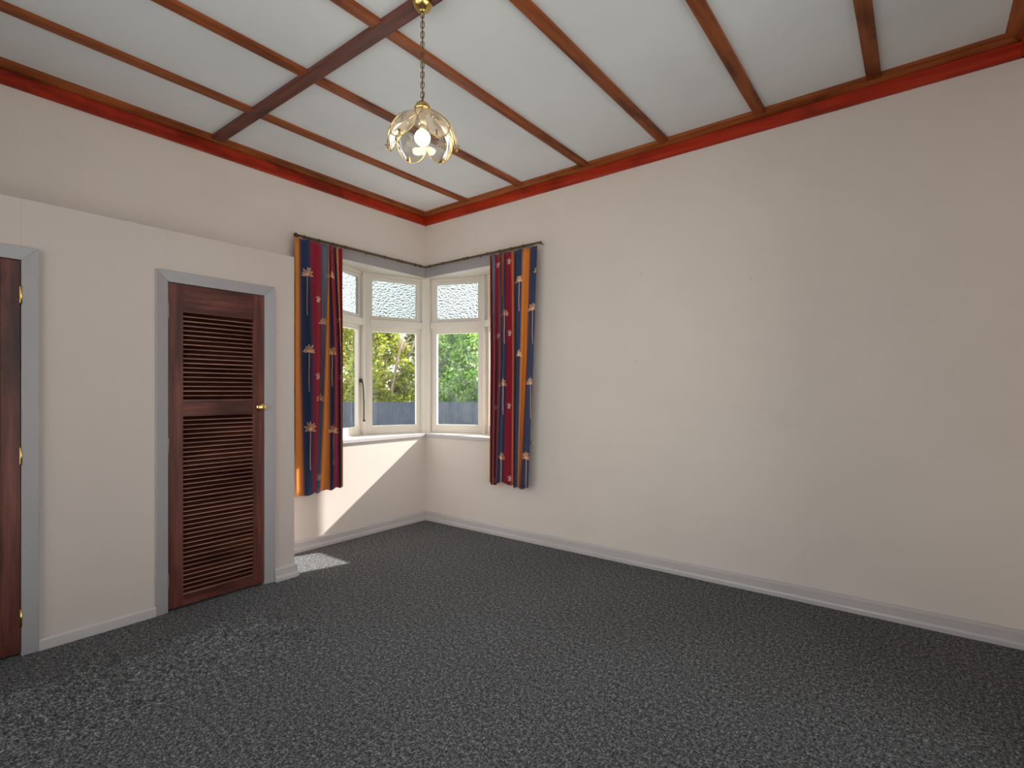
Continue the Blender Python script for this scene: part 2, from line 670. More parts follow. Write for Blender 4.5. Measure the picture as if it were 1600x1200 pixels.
def architrave(name, y0, y1):
    e = empty(name, (CX, (y0 + y1) / 2, 0))
    tag(e, kind='structure')
    w = .062
    def board(nm, pts_in, pts_out):
        # board between inner and outer outline, thin inside and thicker outside
        bm = bmesh.new()
        a, b = pts_in
        c, d = pts_out
        f = [Vector((CX + .007, *a)), Vector((CX + .007, *b)), Vector((CX + .016, *d)), Vector((CX + .016, *c))]
        bk = [Vector((CX, p.y, p.z)) for p in f]
        vf = [bm.verts.new(p) for p in f]
        vb = [bm.verts.new(p) for p in bk]
        bm.faces.new(vf)
        bm.faces.new(vb[::-1])
        for i in range(4):
            bm.faces.new((vf[i], vf[(i + 1) % 4], vb[(i + 1) % 4], vb[i]))
        bmesh.ops.bevel(bm, geom=bm.edges[:], offset=.0012, segments=1, affect='EDGES')
        link(nm, finish(bm, nm), 'grey_paint', e)
    board('jamb_board', ((y0, 0), (y0, DZ)), ((y0 - w, 0), (y0 - w, DZ + w)))
    board('jamb_board', ((y1, 0), (y1, DZ)), ((y1 + w, 0), (y1 + w, DZ + w)))
    board('head_board', ((y0, DZ), (y1, DZ)), ((y0 - w, DZ + w), (y1 + w, DZ + w)))

architrave('trim_5', *D1)
architrave('trim_6', *D2)

def louvred_door(name, y0, y1, label):
    e = empty(name, (CX, (y0 + y1) / 2, 0))
    tag(e, label, kind='structure')
    xa, xb = CX - .034, CX + .001
    g = .003
    st_l, st_r = .076, .068
    ya, yb = y0 + g, y1 - g
    zb, zt = .012, DZ - .004
    box('stile', (xa, ya, zb), (xb, ya + st_l, zt), 'door_wood_2', e, .002)
    box('stile', (xa, yb - st_r, zb), (xb, yb, zt), 'door_wood_2', e, .002)
    zones = [(.075, 1.108), (1.198, 1.712)]
    rails = [(zb, zones[0][0]), (zones[0][1], zones[1][0]), (zones[1][1], zt)]
    for z0, z1 in rails:
        box('rail', (xa, ya + st_l, z0), (xb - .001, yb - st_r, z1), 'door_wood_1', e, .002)
    # one tilted slat, shared by all
    ly0, ly1 = ya + st_l, yb - st_r
    pitch = .0262
    bm = bmesh.new()
    L = ly1 - ly0
    d, t, drop = .026, .0058, .019
    # section in x (towards the room) and z: leans down towards the room
    sec = [(-d, drop), (-d, drop + t), (-.0015, t * .95), (0, t * .6), (0, 0.0), (-.002, -.0005)]
    a = [bm.verts.new((x, -L / 2, z)) for x, z in sec]
    b = [bm.verts.new((x, L / 2, z)) for x, z in sec]
    bm.faces.new(a[::-1])
    bm.faces.new(b)
    k = len(sec)
    for i in range(k):
        f = bm.faces.new((a[i], a[(i + 1) % k], b[(i + 1) % k], b[i]))
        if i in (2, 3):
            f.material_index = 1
    me = finish(bm, 'slat')
    me.materials.append(MATS['slat_wood'])
    me.materials.append(MATS['worn_lit_edge_wood'])
    for z0, z1 in zones:
        nsl = int((z1 - z0) / pitch)
        p = (z1 - z0) / nsl
        for i in range(nsl):
            o = link('slat', me, None, e)
            o.location = (xb - .006, (ly0 + ly1) / 2, z0 + i * p + .001)
    # dark board behind the slats closes the view into the closet
    box('back_panel', (xa - .006, ya, zb), (xa - .001, yb, zt), 'slat_wood', e)
    # knob
    ky, kz = (yb - .026 if name == 'door_1' else ya + .03), 1.152
    hy = y0 if name == 'door_1' else y1
    # hinges on the left edge
    for hz in (.178, .946, 1.711):
        h = box('hinge', (xb - .001, hy - .006, hz - .04), (xb + .0025, hy + .006, hz + .04), 'brass' if name == 'door_2' else 'hinge_paint', e, .001)
        tube('hinge_pin', [(xb + .004, hy, hz - .043), (xb + .004, hy, hz + .043)], .004, 'brass' if name == 'door_2' else 'hinge_paint', h, 10)
    lathe('knob', [(0, 0), (.022, 0), (.022, .003), (.014, .006), (.011, .010), (.012, .014), (.020, .018), (.0245, .025), (.025, .031), (.022, .038), (.013, .043), (0, .044)],
          (xb, ky, kz), 'brass', e, 24, 'X')
    return e

wood('hinge_paint', (.30, .16, .13), (.40, .25, .21), (.5, .36, .32), 2, .5)
louvred_door('door_1', *D1, 'dark red-brown louvred closet door with brass knob and painted hinges')
louvred_door('door_2', *D2, 'dark red-brown closet door with bright brass hinges')

# ------------------------------------------------------------------ corner bay window
def v3(p, z):
    return Vector((p.x, p.y, z))

P0 = Vector((0, Y0))
P3 = Vector((X3, 0))
bay_poly = [Vector((0, 0)), Vector((0, Y0)), Vector((-T, Y0)), P1 + Vector((-.09, -.05)), PC + Vector((-.07, .07)), P2 + Vector((.05, .09)), Vector((X3, T)), Vector((X3, 0))]
tag(prism('trim_7', [v3(p, HEAD) for p in bay_poly], (0, 0, .066), 'window_paint'), 'cream soffit over the corner bay window', kind='structure')
tag(prism('trim_8', [v3(p, SILL - .03) for p in bay_poly], (0, 0, .03), 'window_paint'), 'cream window board of the corner bay', kind='structure')
# grey lintel boards and grey sill nosing at the wall faces
lin = empty('trim_9')
tag(lin, kind='structure')
box('lintel_board', (0, Y0 - .06, HEAD - .006), (.018, 0, 2.482), 'grey_paint', lin, .003)
box('lintel_board', (.018, -.018, HEAD - .006), (X3 + .06, 0, 2.482), 'grey_paint', lin, .003)
nos = empty('trim_10')
tag(nos, kind='structure')
box('sill_nosing', (0, Y0 - .06, SILL - .03), (.013, 0, SILL + .001), 'grey_paint_lit', nos, .004)
box('sill_nosing', (.013, -.013, SILL - .03), (X3 + .06, 0, SILL + .001), 'grey_paint_lit', nos, .004)


def bay_post(parent, P, eA, eB, half, tin, tout):
    """post at a bay vertex; eA and eB point from P along the two window planes"""
    eA, eB = eA.normalized(), eB.normalized()
    bis = (eA + eB)
    inn = bis.normalized() if bis.length > 1e-6 else Vector((eA.y, -eA.x))
    def nin(e):
        nn = Vector((-e.y, e.x))
        return nn if nn.dot(inn) > 0 else -nn
    nA, nB = nin(eA), nin(eB)
    k = 1 / math.cos(math.radians(22.5))
    poly = [P + eA * half + nA * tin, P + inn * tin * k, P + eB * half + nB * tin,
            P + eB * half - nB * tout, P - inn * tout * k, P + eA * half - nA * tout]
    bm = bmesh.new()
    bm_prism(bm, [v3(p, SILL) for p in poly], (0, 0, HEAD - SILL))
    bmesh.ops.bevel(bm, geom=[e for e in bm.edges if abs(e.verts[0].co.z - e.verts[1].co.z) > .5], offset=.005, segments=2, affect='EDGES')
    return link('post', finish(bm, 'post'), 'window_paint', parent)


def bay_window(name, A, B, ma, mb, sl, sr, stay=False):
    """window in the plane from A to B (plan points); ma, mb = post half widths at the ends"""
    L = (B - A).length
    e = (B - A).normalized()
    n_out = Vector((-e.y, e.x))
    if n_out.dot(Vector((-1, 1))) < 0:
        n_out = -n_out
    root = empty(name, v3(A, SILL))
    tag(root, kind='structure')
    def W(x, y, z):
        p = A + e * x + n_out * y
        return Vector((p.x, p.y, z))
    def wbox(nm, x0, x1, y0, y1, z0, z1, mat, par, bev=.003):
        bm = bmesh.new()
        bm_box(bm, (x0, y0, z0), (x1, y1, z1), bev)
        for v in bm.verts:
            v.co = W(*v.co)
        return link(nm, finish(bm, nm), mat, par)
    x0, x1 = ma, L - mb
    zt0, zt1 = 1.875, 1.94
    wbox('head_rail', x0, x1, -.012, .05, 2.346, HEAD, 'window_paint', root)
    wbox('transom', x0, x1, -.026, .055, zt0, zt1, 'window_paint', root, .006)
    wbox('bottom_rail', x0, x1, -.012, .05, SILL, .852, 'window_paint', root, .001)
    def sash(nm, z0, z1, top, bot, glass, dx):
        bm = bmesh.new()
        a0, a1 = x0 + dx, x1 - dx
        bm_box(bm, (a0, .002, z0), (a0 + sl, .042, z1), .003)
        bm_box(bm, (a1 - sr, .002, z0), (a1, .042, z1), .003)
        bm_box(bm, (a0 + sl - .001, .003, z1 - top), (a1 - sr + .001, .041, z1), .003)
        bm_box(bm, (a0 + sl - .001, .003, z0), (a1 - sr + .001, .041, z0 + bot), .003)
        for v in bm.verts:
            v.co = W(*v.co)
        sa = link(nm, finish(bm, nm), 'window_paint', root)
        vs4 = [W(a0 + sl - .004, .026, z0 + bot - .004), W(a1 - sr + .004, .026, z0 + bot - .004), W(a1 - sr + .004, .026, z1 - top + .004), W(a0 + sl - .004, .026, z1 - top + .004)]
        me = bpy.data.meshes.new('pane')
        me.from_pydata([tuple(v) for v in vs4], [], [(0, 1, 2, 3)])
        pane = link('pane', me, glass, sa)
        return sa
    up = sash('upper_sash', zt1, 2.346, .028, .036, 'obscure_glass', 0)
    lo = sash('lower_sash', .852, zt0, .048, .075, 'clear_glass', 0)
    lo.children[0]['label'] = 'clear glass pane'
    up.children[0]['label'] = 'hammered obscure glass pane'
    if stay:
        st = tube('casement_stay', [W(x1 - .012, -.012, 1.36), W(x1 - .012, -.026, 1.34), W(x1 - .004, -.030, 1.30), W(x1 + .002, -.034, 1.15), W(x1 + .004, -.032, 1.00), W(x1 + .008, -.03, .985)],
                  [.006, .006, .0055, .005, .005, .006], 'dark_metal', root, 8)
        box_c = W(x1 - .014, -.004, 1.36)
        wbox('stay_plate', x1 - .024, x1 - .002, -.016, .004, 1.34, 1.375, 'dark_metal', st, .002)
        wbox('stay_pin', x1 + .0, x1 + .018, -.04, .0, .975, .99, 'dark_metal', st, .002)
    return root


w1 = bay_window('window_1', P0, P1, .03, .05, .036, .036, True)
w2 = bay_window('window_2', P1, PC, .052, .052, .032, .048)
w3 = bay_window('window_3', PC, P2, .06, .045, .055, .026)
w4 = bay_window('window_4', P2, P3, .05, .03, .036, .036)
w1['label'] = 'narrow casement bay window beside the left wall'
w2['label'] = 'corner bay window with yellow-green trees beyond'
w3['label'] = 'corner bay window with bright green tree beyond'
w4['label'] = 'bay window behind the curtain on the long wall'
bay_post(w2, P1, P0 - P1, PC - P1, .052, .028, .05)
bay_post(w2, PC, P1 - PC, P2 - PC, .054, .028, .05)
bay_post(w3, P2, PC - P2, P3 - P2, .047, .028, .05)
for wr, P, q in ((w1, P0, P1), (w4, P3, P2)):
    e = (q - P).normalized()
    nn = Vector((-e.y, e.x))
    prism('post', [v3(P + e * .004 + nn * .0, SILL), v3(P + e * .032 - nn * .04, SILL), v3(P + e * .09 - nn * .04, SILL), v3(P + e * .032 + nn * .04, SILL)] if False else
          [v3(P + e * t + nn * s, SILL) for t, s in ((.0, -.02), (.03, -.02), (.03, .04), (.0, .04))], (0, 0, HEAD - SILL), 'window_paint', wr)

# unseen windows, added and sized to fill the room with light
def plain_window(name, lo, hi, axis):
    root = empty(name, lo)
    tag(root, kind='structure')
    lo, hi = Vector(lo), Vector(hi)
    w = .06
    a = 1 - axis
    def bx(nm, a0, a1, z0, z1):
        l_, h_ = lo.copy(), hi.copy()
        l_[a], h_[a] = a0, a1
        l_.z, h_.z = z0, z1
        return box(nm, l_, h_, 'window_paint', root, .004)
    bx('jamb', lo[a], lo[a] + w, lo.z, hi.z)
    bx('jamb', hi[a] - w, hi[a], lo.z, hi.z)
    bx('head', lo[a] + w, hi[a] - w, hi.z - w, hi.z)
    bx('sill', lo[a] + w, hi[a] - w, lo.z, lo.z + w)
    m = (lo[a] + hi[a]) / 2
    bx('mullion', m - .03, m + .03, lo.z + w, hi.z - w)
    for a0, a1 in ((lo[a] + w, m - .03), (m + .03, hi[a] - w)):
        c = (lo[axis] + hi[axis]) / 2
        pts = []
        for aa, zz in ((a0, lo.z + w), (a1, lo.z + w), (a1, hi.z - w), (a0, hi.z - w)):
            p = Vector((0, 0, zz))
            p[axis], p[a] = c, aa
            pts.append(tuple(p))
        me = bpy.data.meshes.new('pane')
        me.from_pydata(pts, [], [(0, 1, 2, 3)])
        link('pane', me, 'clear_glass', root)

plain_window('fill_window_right', (RX + .03, RW[0], RW[2]), (RX + .09, RW[1], RW[3]), 0)
plain_window('fill_window_rear', (BW[0], RY - .09, BW[2]), (BW[1], RY - .03, BW[3]), 1)
portal('portal_right', (RX + T + .02, (RW[0] + RW[1]) / 2, (RW[2] + RW[3]) / 2), (-1, 0, 0), RW[1] - RW[0], RW[3] - RW[2])
portal('portal_rear', ((BW[0] + BW[1]) / 2, RY - T - .02, (BW[2] + BW[3]) / 2), (0, 1, 0), BW[1] - BW[0], BW[3] - BW[2])
for A, B in ((P0, P1), (P1, PC), (PC, P2), (P2, P3)):
    e = (B - A).normalized()
    n_out = Vector((-e.y, e.x))
    if n_out.dot(Vector((-1, 1))) < 0:
        n_out = -n_out
    mid = (A + B) / 2 + n_out * .1
    portal('portal_bay', (mid.x, mid.y, (SILL + HEAD) / 2), (-n_out.x, -n_out.y, 0), (B - A).length, HEAD - SILL)

# ------------------------------------------------------------------ curtain rod
RZ, RO = 2.452, .07
rod = empty('curtain_rod', (RO, -RO, RZ))
tag(rod, 'thin antique brass curtain rod bent around the window corner', 'curtain rod')
tube('rod_tube', [(RO, -1.395, RZ), (RO, -RO - .012, RZ), (RO + .004, -RO - .003, RZ), (RO + .012, -RO, RZ), (1.43, -RO, RZ + .006)], .0085, 'aged_brass', rod, 12)
lathe('finial', [(0, -.016), (.010, -.014), (.015, -.006), (.016, 0), (.015, .006), (.010, .014), (0, .016)], (RO, -1.40, RZ), 'aged_brass', rod, 16)
for y in (-1.36, -.72, -.16):
    tube('bracket', [(0, y, RZ + .004), (RO - .005, y, RZ + .004)], .005, 'aged_brass', rod, 8)
for x in (.17, .74, 1.40):
    tube('bracket', [(x, 0, RZ + .008), (x, -RO + .005, RZ + .008)], .005, 'aged_brass', rod, 8)
def glider(p, axis):
    bm = bmesh.new()
    pts = []
    for k in range(14):
        a = 2 * math.pi * k / 14
        q = Vector((0, math.cos(a) * .0122, math.sin(a) * .0122)) if axis == 0 else Vector((math.cos(a) * .0122, 0, math.sin(a) * .0122))
        # ring around the rod: rod runs along the other axis
        q = Vector((q.y, 0, q.z)) if axis == 0 else Vector((0, q.x, q.z))
        pts.append(Vector(p) + q)
    bm_tube(bm, pts, .0028, 6, True)
    link('ring', finish(bm, 'ring', True), 'aged_brass', rod)
for y in (-1.33, -1.2, -1.08, -.96, -.55, -.40, -.36, -.20, -.13):
    glider((RO, y, RZ), 0)
for x in (.14, .31, .58, .62, .86, 1.0, 1.12, 1.25):
    glider((x, -RO, RZ + .0042 * x), 1)

# ------------------------------------------------------------------ curtains
def curtain(name, side, stripes, tops, mids, bots, ztop, zbot, nf, phase, label, motifs):
    """tops/mids/bots: pixel positions of the stripe boundaries at rows 385, 555 and 750"""
    off = .085
    lists = [list(tops), list(mids), list(bots)]
    ppm = 178.0 if side == 'left' else 150.0       # frame pixels per metre of rod
    zs = [2.44, 1.53, .50]
    ns = len(stripes)
    sub = 6
    for ls in lists:                               # no stripe thinner than 2.5 mm
        for i in range(1, len(ls)):
            ls[i] = max(ls[i], ls[i - 1] + .4)
    ncol = ns * sub
    rows = 40
    def p_at(u, z):
        i = min(int(u * ns), ns - 1)
        f = u * ns - i
        q = [ls[i] + (ls[i + 1] - ls[i]) * f for ls in lists]
        if z > zs[1]:
            t = (zs[0] - z) / (zs[0] - zs[1])
            return q[0] + (q[1] - q[0]) * t
        t = (zs[1] - z) / (zs[1] - zs[2])
        return q[1] + (q[2] - q[1]) * t
    def q_at(u, z):
        h = (ztop - z) / (ztop - zbot)
        amp = .012 + .012 * min(1, h * 2)
        return amp * math.sin(2 * math.pi * nf * u + phase + .5 * math.sin(2.2 * h)) + .006 * math.sin(2 * math.pi * nf * 2.3 * u + 1 + h)
    def pos(u, z, extra=0.0):
        p, q = p_at(u, z), q_at(u, z) + extra
        return Vector((off + q, on(p, 500, 0, off + q).y, z)) if side == 'left' else Vector((on(p, 500, 1, -off - q).x, -off - q, z))
    verts, faces, uvs = [], [], []
    for j in range(rows + 1):
        v = j / rows
        for i in range(ncol + 1):
            u = i / ncol
            zb = zbot + .012 * math.sin(2 * math.pi * nf * u + phase) + (.03 * (u - .3) if side == 'left' else -.012 * math.sin(9 * u))
            z = ztop + (zb - ztop) * v
            verts.append(tuple(pos(u, z)))
            uvs.append((u, v))
    for j in range(rows):
        for i in range(ncol):
            a = j * (ncol + 1) + i
            faces.append((a, a + 1, a + ncol + 2, a + ncol + 1))
    me = bpy.data.meshes.new(name)
    me.from_pydata(verts, [], faces)
    uvl = me.uv_layers.new(name='UVMap')
    for lp in me.loops:
        uvl.data[lp.index].uv = uvs[lp.vertex_index]
    for p in me.polygons:
        p.use_smooth = True
    curtain_mat(name + '_' + side, stripes)
    root = empty('curtain', pos(.5, zbot))
    tag(root, label, 'curtain')
    cl = link('cloth', me, name + '_' + side, root)
    sd = cl.modifiers.new('thickness', 'SOLIDIFY')
    sd.thickness = .0025
    sd.offset = 0
    # heading tape and hooks
    rnd = random.Random(5 if side == 'left' else 9)
    for k in range(7):
        u = .04 + .92 * k / 6
        b = pos(u, ztop)
        tube('hook', [b + Vector((0, 0, -.02)), b + Vector((0, 0, .006)), Vector((RO, b.y, RZ - .0165)) if side == 'left' else Vector((b.x, -RO, RZ - .0165 + .0042 * b.x))], .002, 'aged_brass', root, 6)
    # palm motifs printed on the cloth
    def u_of(p, z):
        lo_, hi_ = 0.0, 1.0
        for _ in range(24):
            m = (lo_ + hi_) / 2
            if p_at(m, z) < p:
                lo_ = m
            else:
                hi_ = m
        return (lo_ + hi_) / 2
    pmin = lambda z: p_at(0.004, z)
    pmax = lambda z: p_at(.996, z)
    for (px, py, sc, kind) in motifs:
        c = on(px, py, 0, off) if side == 'left' else on(px, py, 1, -off)
        pc, zc = px, c.z
        strokes = []
        if kind in 'ps':
            for k in range(7):
                a = math.radians(8 + 27 * k + rnd.uniform(-6, 6))
                ln = (.052 + .016 * math.sin(math.pi * k / 6)) * sc * rnd.uniform(.85, 1.1)
                wd = .0065 * sc
                d = (math.cos(a), math.sin(a))
                loop = []
                for t in [i / 6 for i in range(7)]:
                    s = math.sin(math.pi * t)
                    loop.append((d[0] * ln * t - d[1] * wd * s, d[1] * ln * t + d[0] * wd * s - .012 * t * t * abs(d[0])))
                for t in [1 - i / 6 for i in range(1, 7)]:
                    s = math.sin(math.pi * t)
                    loop.append((d[0] * ln * t + d[1] * wd * s, d[1] * ln * t - d[0] * wd * s - .012 * t * t * abs(d[0])))
                strokes.append(loop)
        if kind == 'p':
            strokes.append([(.0015 * math.sin(i * .6), -.31 * sc * i / 12) for i in range(13)])
        if kind == 'f':
            for k in range(4):
                a = math.radians(40 + 33 * k)
                strokes.append([(math.cos(a) * .04 * sc * t + .006 * math.sin(3 * t), math.sin(a) * .05 * sc * t) for t in (0, .25, .5, .75, 1)])
            strokes.append([(.02 * sc * math.cos(t), -.006 + .008 * sc * math.sin(t)) for t in [i * .8 for i in range(9)]])
        mv, mf = [], []
        wd = .0024
        for stv in strokes:
            base = len(mv)
            pts = [(min(max(pc + x * ppm, pmin(zc + y)), pmax(zc + y)), zc + y) for x, y in stv]
            cnt = 0
            for i, (p, z) in enumerate(pts):
                a, b = pts[max(i - 1, 0)], pts[min(i + 1, len(pts) - 1)]
                tx, tz = (b[0] - a[0]) / ppm, b[1] - a[1]
                ll = math.hypot(tx, tz) or 1
                nx_, nz_ = -tz / ll * wd, tx / ll * wd
                for sg in (-1, 1):
                    z2 = min(z + nz_ * sg, ztop - .01)
                    mv.append(tuple(pos(u_of(p + nx_ * sg * ppm, z2), z2, .0034)))
                cnt += 1
            for i in range(cnt - 1):
                mf.append((base + 2 * i, base + 2 * i + 1, base + 2 * i + 3, base + 2 * i + 2))
        mm = bpy.data.meshes.new('palm_print')
        mm.from_pydata(mv, [], mf)
        link('palm_print', mm, 'pale_print' if kind == 'f' else 'palm_print', cl)
    return root


curtain('curtain_cloth', 'left', [ORANGE, NAVY, CRIM, SLATE, ORANGE, NAVY, CRIM, NAVY, ORANGE, CRIM],
        [461, 467, 484, 503, 514, 514.5, 515, 521, 525, 528, 535],
        [461, 468, 490, 503, 508, 515, 523, 529, 533, 533.5, 535.5],
        [462, 474, 490, 494, 501, 515, 522, 530, 534, 534.5, 535.5],
        2.43, .455, 5, .4, 'striped orange, navy and crimson palm-print curtain beside the louvred closet',
        [(480, 430, 1, 'p'), (483, 550, 1, 'p'), (485, 672, 1, 'p'), (517, 433, .7, 's'), (519, 553, .85, 'p'), (521, 675, .85, 'p'),
         (505, 505, .7, 's'), (501, 625, .7, 's'), (498, 748, .8, 'f'), (497, 470, .7, 'f'), (497, 590, .7, 'f'), (529, 502, .6, 'f'), (532, 590, .6, 'f')])
curtain('curtain_cloth', 'right', [ORANGE, CRIM, SLATE, CRIM, NAVY, ORANGE, NAVY, CRIM, REDOR, SLATE, NAVY, ORANGE, NAVY],
        [765.5, 766.5, 769, 773, 782, 783, 787, 788.5, 799, 803, 804, 817, 828, 839],
        [766.5, 767, 773, 773.5, 782, 784, 784.4, 791, 801, 803, 805, 813, 823, 833],
        [765, 767, 771, 771.5, 776, 778, 778.4, 786, 800, 802, 802.5, 809, 813, 825],
        2.43, .465, 6, 1.2, 'striped crimson, navy and orange palm-print curtain hanging on the long plain wall',
        [(788, 492, .8, 'p'), (786, 602, .8, 'p'), (783, 716, .8, 'p'), (811, 440, .8, 'p'), (811, 556, .7, 's'), (832, 484, .9, 'p'), (829, 600, .9, 'p'), (822, 716, .9, 'p'),
         (795, 410, .7, 'f'), (796, 522, .7, 'f'), (795, 636, .7, 'f'), (796, 750, .7, 'f'), (778, 415, .6, 'f'), (778, 526, .6, 'f'), (775, 638, .6, 'f'), (772, 752, .6, 'f'),
         (838, 425, .5, 's')])

# ------------------------------------------------------------------ pendant lamp
def pendant_lamp():
    lx, ly = 2.105, -1.966
    zb = CZ - .022
    root = empty('pendant_lamp', (lx, ly, zb))
    tag(root, 'brass pendant lamp with six etched glass petals and a lit bulb on a chain', 'lamp')
    lathe('ceiling_rose', [(0, zb), (.043, zb), (.044, zb - .006), (.040, zb - .014), (.030, zb - .024), (.018, zb - .031), (.0155, zb - .033), (.014, zb - .037), (.006, zb - .041), (0, zb - .041)], (lx, ly, 0), 'brass', root)
    # chain
    ztop, zend = zb - .036, 2.528
    nl = 18
    p = (ztop - zend) / nl
    bm = bmesh.new()
    pts = []
    hl, r = p * .5 - .0025, .0072
    for k in range(16):
        a = 2 * math.pi * k / 16
        pts.append((r * math.cos(a), 0, r * math.sin(a) + (hl if math.sin(a) > 0 else -hl)))
    bm_tube(bm, pts, .0020, 6, True)
    me = finish(bm, 'chain_link', True)
    me.materials.append(MATS['chain_brass'])
    for k in range(nl):
        o = bpy.data.objects.new('chain_link', me)
        COL.objects.link(o)
        o.parent = root
        o.location = (0, 0, ztop - (k + .5) * p - zb)
        o.rotation_euler = (0, .10 * (-1) ** k, YAW + (math.pi / 2 if k % 2 else 0.25))
    tube('cord', [(lx + .002 * math.sin(k * 1.7), ly + .002 * math.cos(k * 2.1), ztop + (2.50 - ztop) * k / 14) for k in range(15)], .0017, 'aged_brass', root, 6)
    # cap and lamp holder
    lathe('cap', [(0, 2.540), (.006, 2.539), (.009, 2.531), (.020, 2.527), (.031, 2.516), (.037, 2.502), (.0375, 2.490), (.034, 2.490), (.028, 2.505), (.016, 2.515), (0, 2.517)], (lx, ly, 0), 'brass', root)
    lathe('lamp_holder', [(0, 2.512), (.013, 2.510), (.013, 2.46), (.018, 2.455), (.018, 2.432), (.014, 2.430), (0, 2.430)], (lx, ly, 0), 'white_plastic', root, 20)
    zc, rb = 2.372, .034
    prof = [(0, zc - rb)]
    for k in range(1, 13):
        a = -math.pi / 2 + math.pi * k / 14
        prof.append((rb * math.cos(a), zc + rb * math.sin(a)))
    lathe('bulb_neck', [(0, zc + .030), (.017, zc + .031), (.0145, zc + .044), (.0135, zc + .060), (0, zc + .062)], (lx, ly, 0), 'holder', root, 20)
    prof.append((0, zc + rb * .985))
    lathe('bulb', prof, (lx, ly, 0), 'bulb_glass', root, 24)
    # petals
    b0, b1, b2, b3 = (.031, 2.494), (.080, 2.452), (.176, 2.428), (.150, 2.318)
    def center(s):
        t = s
        f = ((1 - t) ** 3, 3 * t * (1 - t) ** 2, 3 * t * t * (1 - t), t ** 3)
        return tuple(sum(w * b[i] for w, b in zip(f, (b0, b1, b2, b3))) for i in (0, 1))
    def hw(s):
        if s > .60:
            return .073 * math.sqrt(max(0, 1 - ((s - .60) / .40) ** 3.2))
        return .073 * (.16 + .84 * math.sin(math.pi / 2 * s / .60))
    back = math.atan2(CAM.y - ly, CAM.x - lx)           # direction from the lamp towards the viewer's place
    for k in range(6):
        az = back + math.radians(-(-22) + 60 * k)
        ca, sa = math.cos(az), math.sin(az)
        def S(s, x, off=0.0):
            r, z = center(s)
            r2 = r - x * x / .22 + off
            return Vector((lx + r2 * ca - x * sa, ly + r2 * sa + x * ca, z))
        bm = bmesh.new()
        ns, nw = 22, 10
        grid = []
        ss = [.02 + .98 * (1 - (1 - i / ns) ** 1.5) for i in range(ns + 1)]
        for s in ss:
            w = max(hw(s), .002)
            grid.append([bm.verts.new(S(s, w * (2 * j / nw - 1))) for j in range(nw + 1)])
        for a, b in zip(grid, grid[1:]):
            for j in range(nw):
                bm.faces.new((a[j], a[j + 1], b[j + 1], b[j]))
        pet = link('petal', finish(bm, 'petal', True), 'petal_glass', root)
        rim = [S(s, max(hw(s), .002)) for s in ss] + [S(s, -max(hw(s), .002)) for s in ss[::-1]]
        tube('rim', rim, .0021, 'brass', pet, 8, True)
        # clip and screw at the tip
        bm = bmesh.new()
        c = S(.955, 0, 0)
        ux, uy = Vector((-sa, ca, 0)), Vector((ca, sa, 0))
        b2_ = bmesh.new()
        bm_box(b2_, (-.0038, -.0035, -.014), (.0038, .0035, .012), .0008)
        for v in b2_.verts:
            v.co = c + ux * v.co.x + uy * v.co.y + Vector((0, 0, v.co.z))
        merge(bm, b2_)
        clip = link('clip', finish(bm, 'clip'), 'brass', pet)
        tube('screw', [c - uy * .010 + Vector((0, 0, .006)), c + uy * .012 + Vector((0, 0, .006))], .0022, 'chain_brass', pet, 8)
        # etched flower
        mv, mf = [], []
        def stroke(pts, wd=.0011):
            base = len(mv)
            for i, (x, s) in enumerate(pts):
                a, b = pts[max(i - 1, 0)], pts[min(i + 1, len(pts) - 1)]
                tx, ts = b[0] - a[0], (b[1] - a[1]) * .22
                ll = math.hypot(tx, ts) or 1
                for sg in (-1, 1):
                    mv.append(tuple(S(s + sg * tx / ll * wd / .22, x - sg * ts / ll * wd, -.0012)))
            for i in range(len(pts) - 1):
                mf.append((base + 2 * i, base + 2 * i + 1, base + 2 * i + 3, base + 2 * i + 2))
        for q in range(7):
            a = 2 * math.pi * q / 7 + .3
            stroke([((.004 + .018 * math.sin(math.pi * t * .5)) * math.cos(a + .25 * math.sin(math.pi * 2 * t)), .66 + (.004 + .018 * t) / .22 * math.sin(a + .25 * math.sin(math.pi * 2 * t))) for t in (0, .2, .4, .6, .8, 1)], .0014)
        stroke([(.002 * i, .60 - .028 * i) for i in range(6)], .001)
        for sg in (-1, 1):
            stroke([(sg * .004 * i + .004, .54 - .012 * i + .004 * i * i * .3) for i in range(5)], .0018)
        mm = bpy.data.meshes.new('etched_flower')
        mm.from_pydata(mv, [], mf)
        link('etched_flower', mm, 'etched', pet)

pendant_lamp()

# ------------------------------------------------------------------ garden outside the windows
GZ = -.95
def ground():
    me = bpy.data.meshes.new('ground')
    me.from_pydata([(-70, -60, GZ), (60, -60, GZ), (60, 70, GZ), (-70, 70, GZ)], [], [(0, 1, 2, 3)])
    m, n, l, b = new_mat('bounce_ground')  # ground colour lightened so that it bounces light up to the ceiling
    l.new(ramp(n, l, noise(n, l, coords(n, l), 3.0, 8, .7), [(.3, (.50, .50, .49)), (.7, (.60, .60, .59))]), b.inputs['Base Color'])
    b.inputs['Roughness'].default_value = .95
    tag(link('ground', me, 'bounce_ground'), 'ground around the house, made pale to bounce light indoors', kind='structure')
ground()

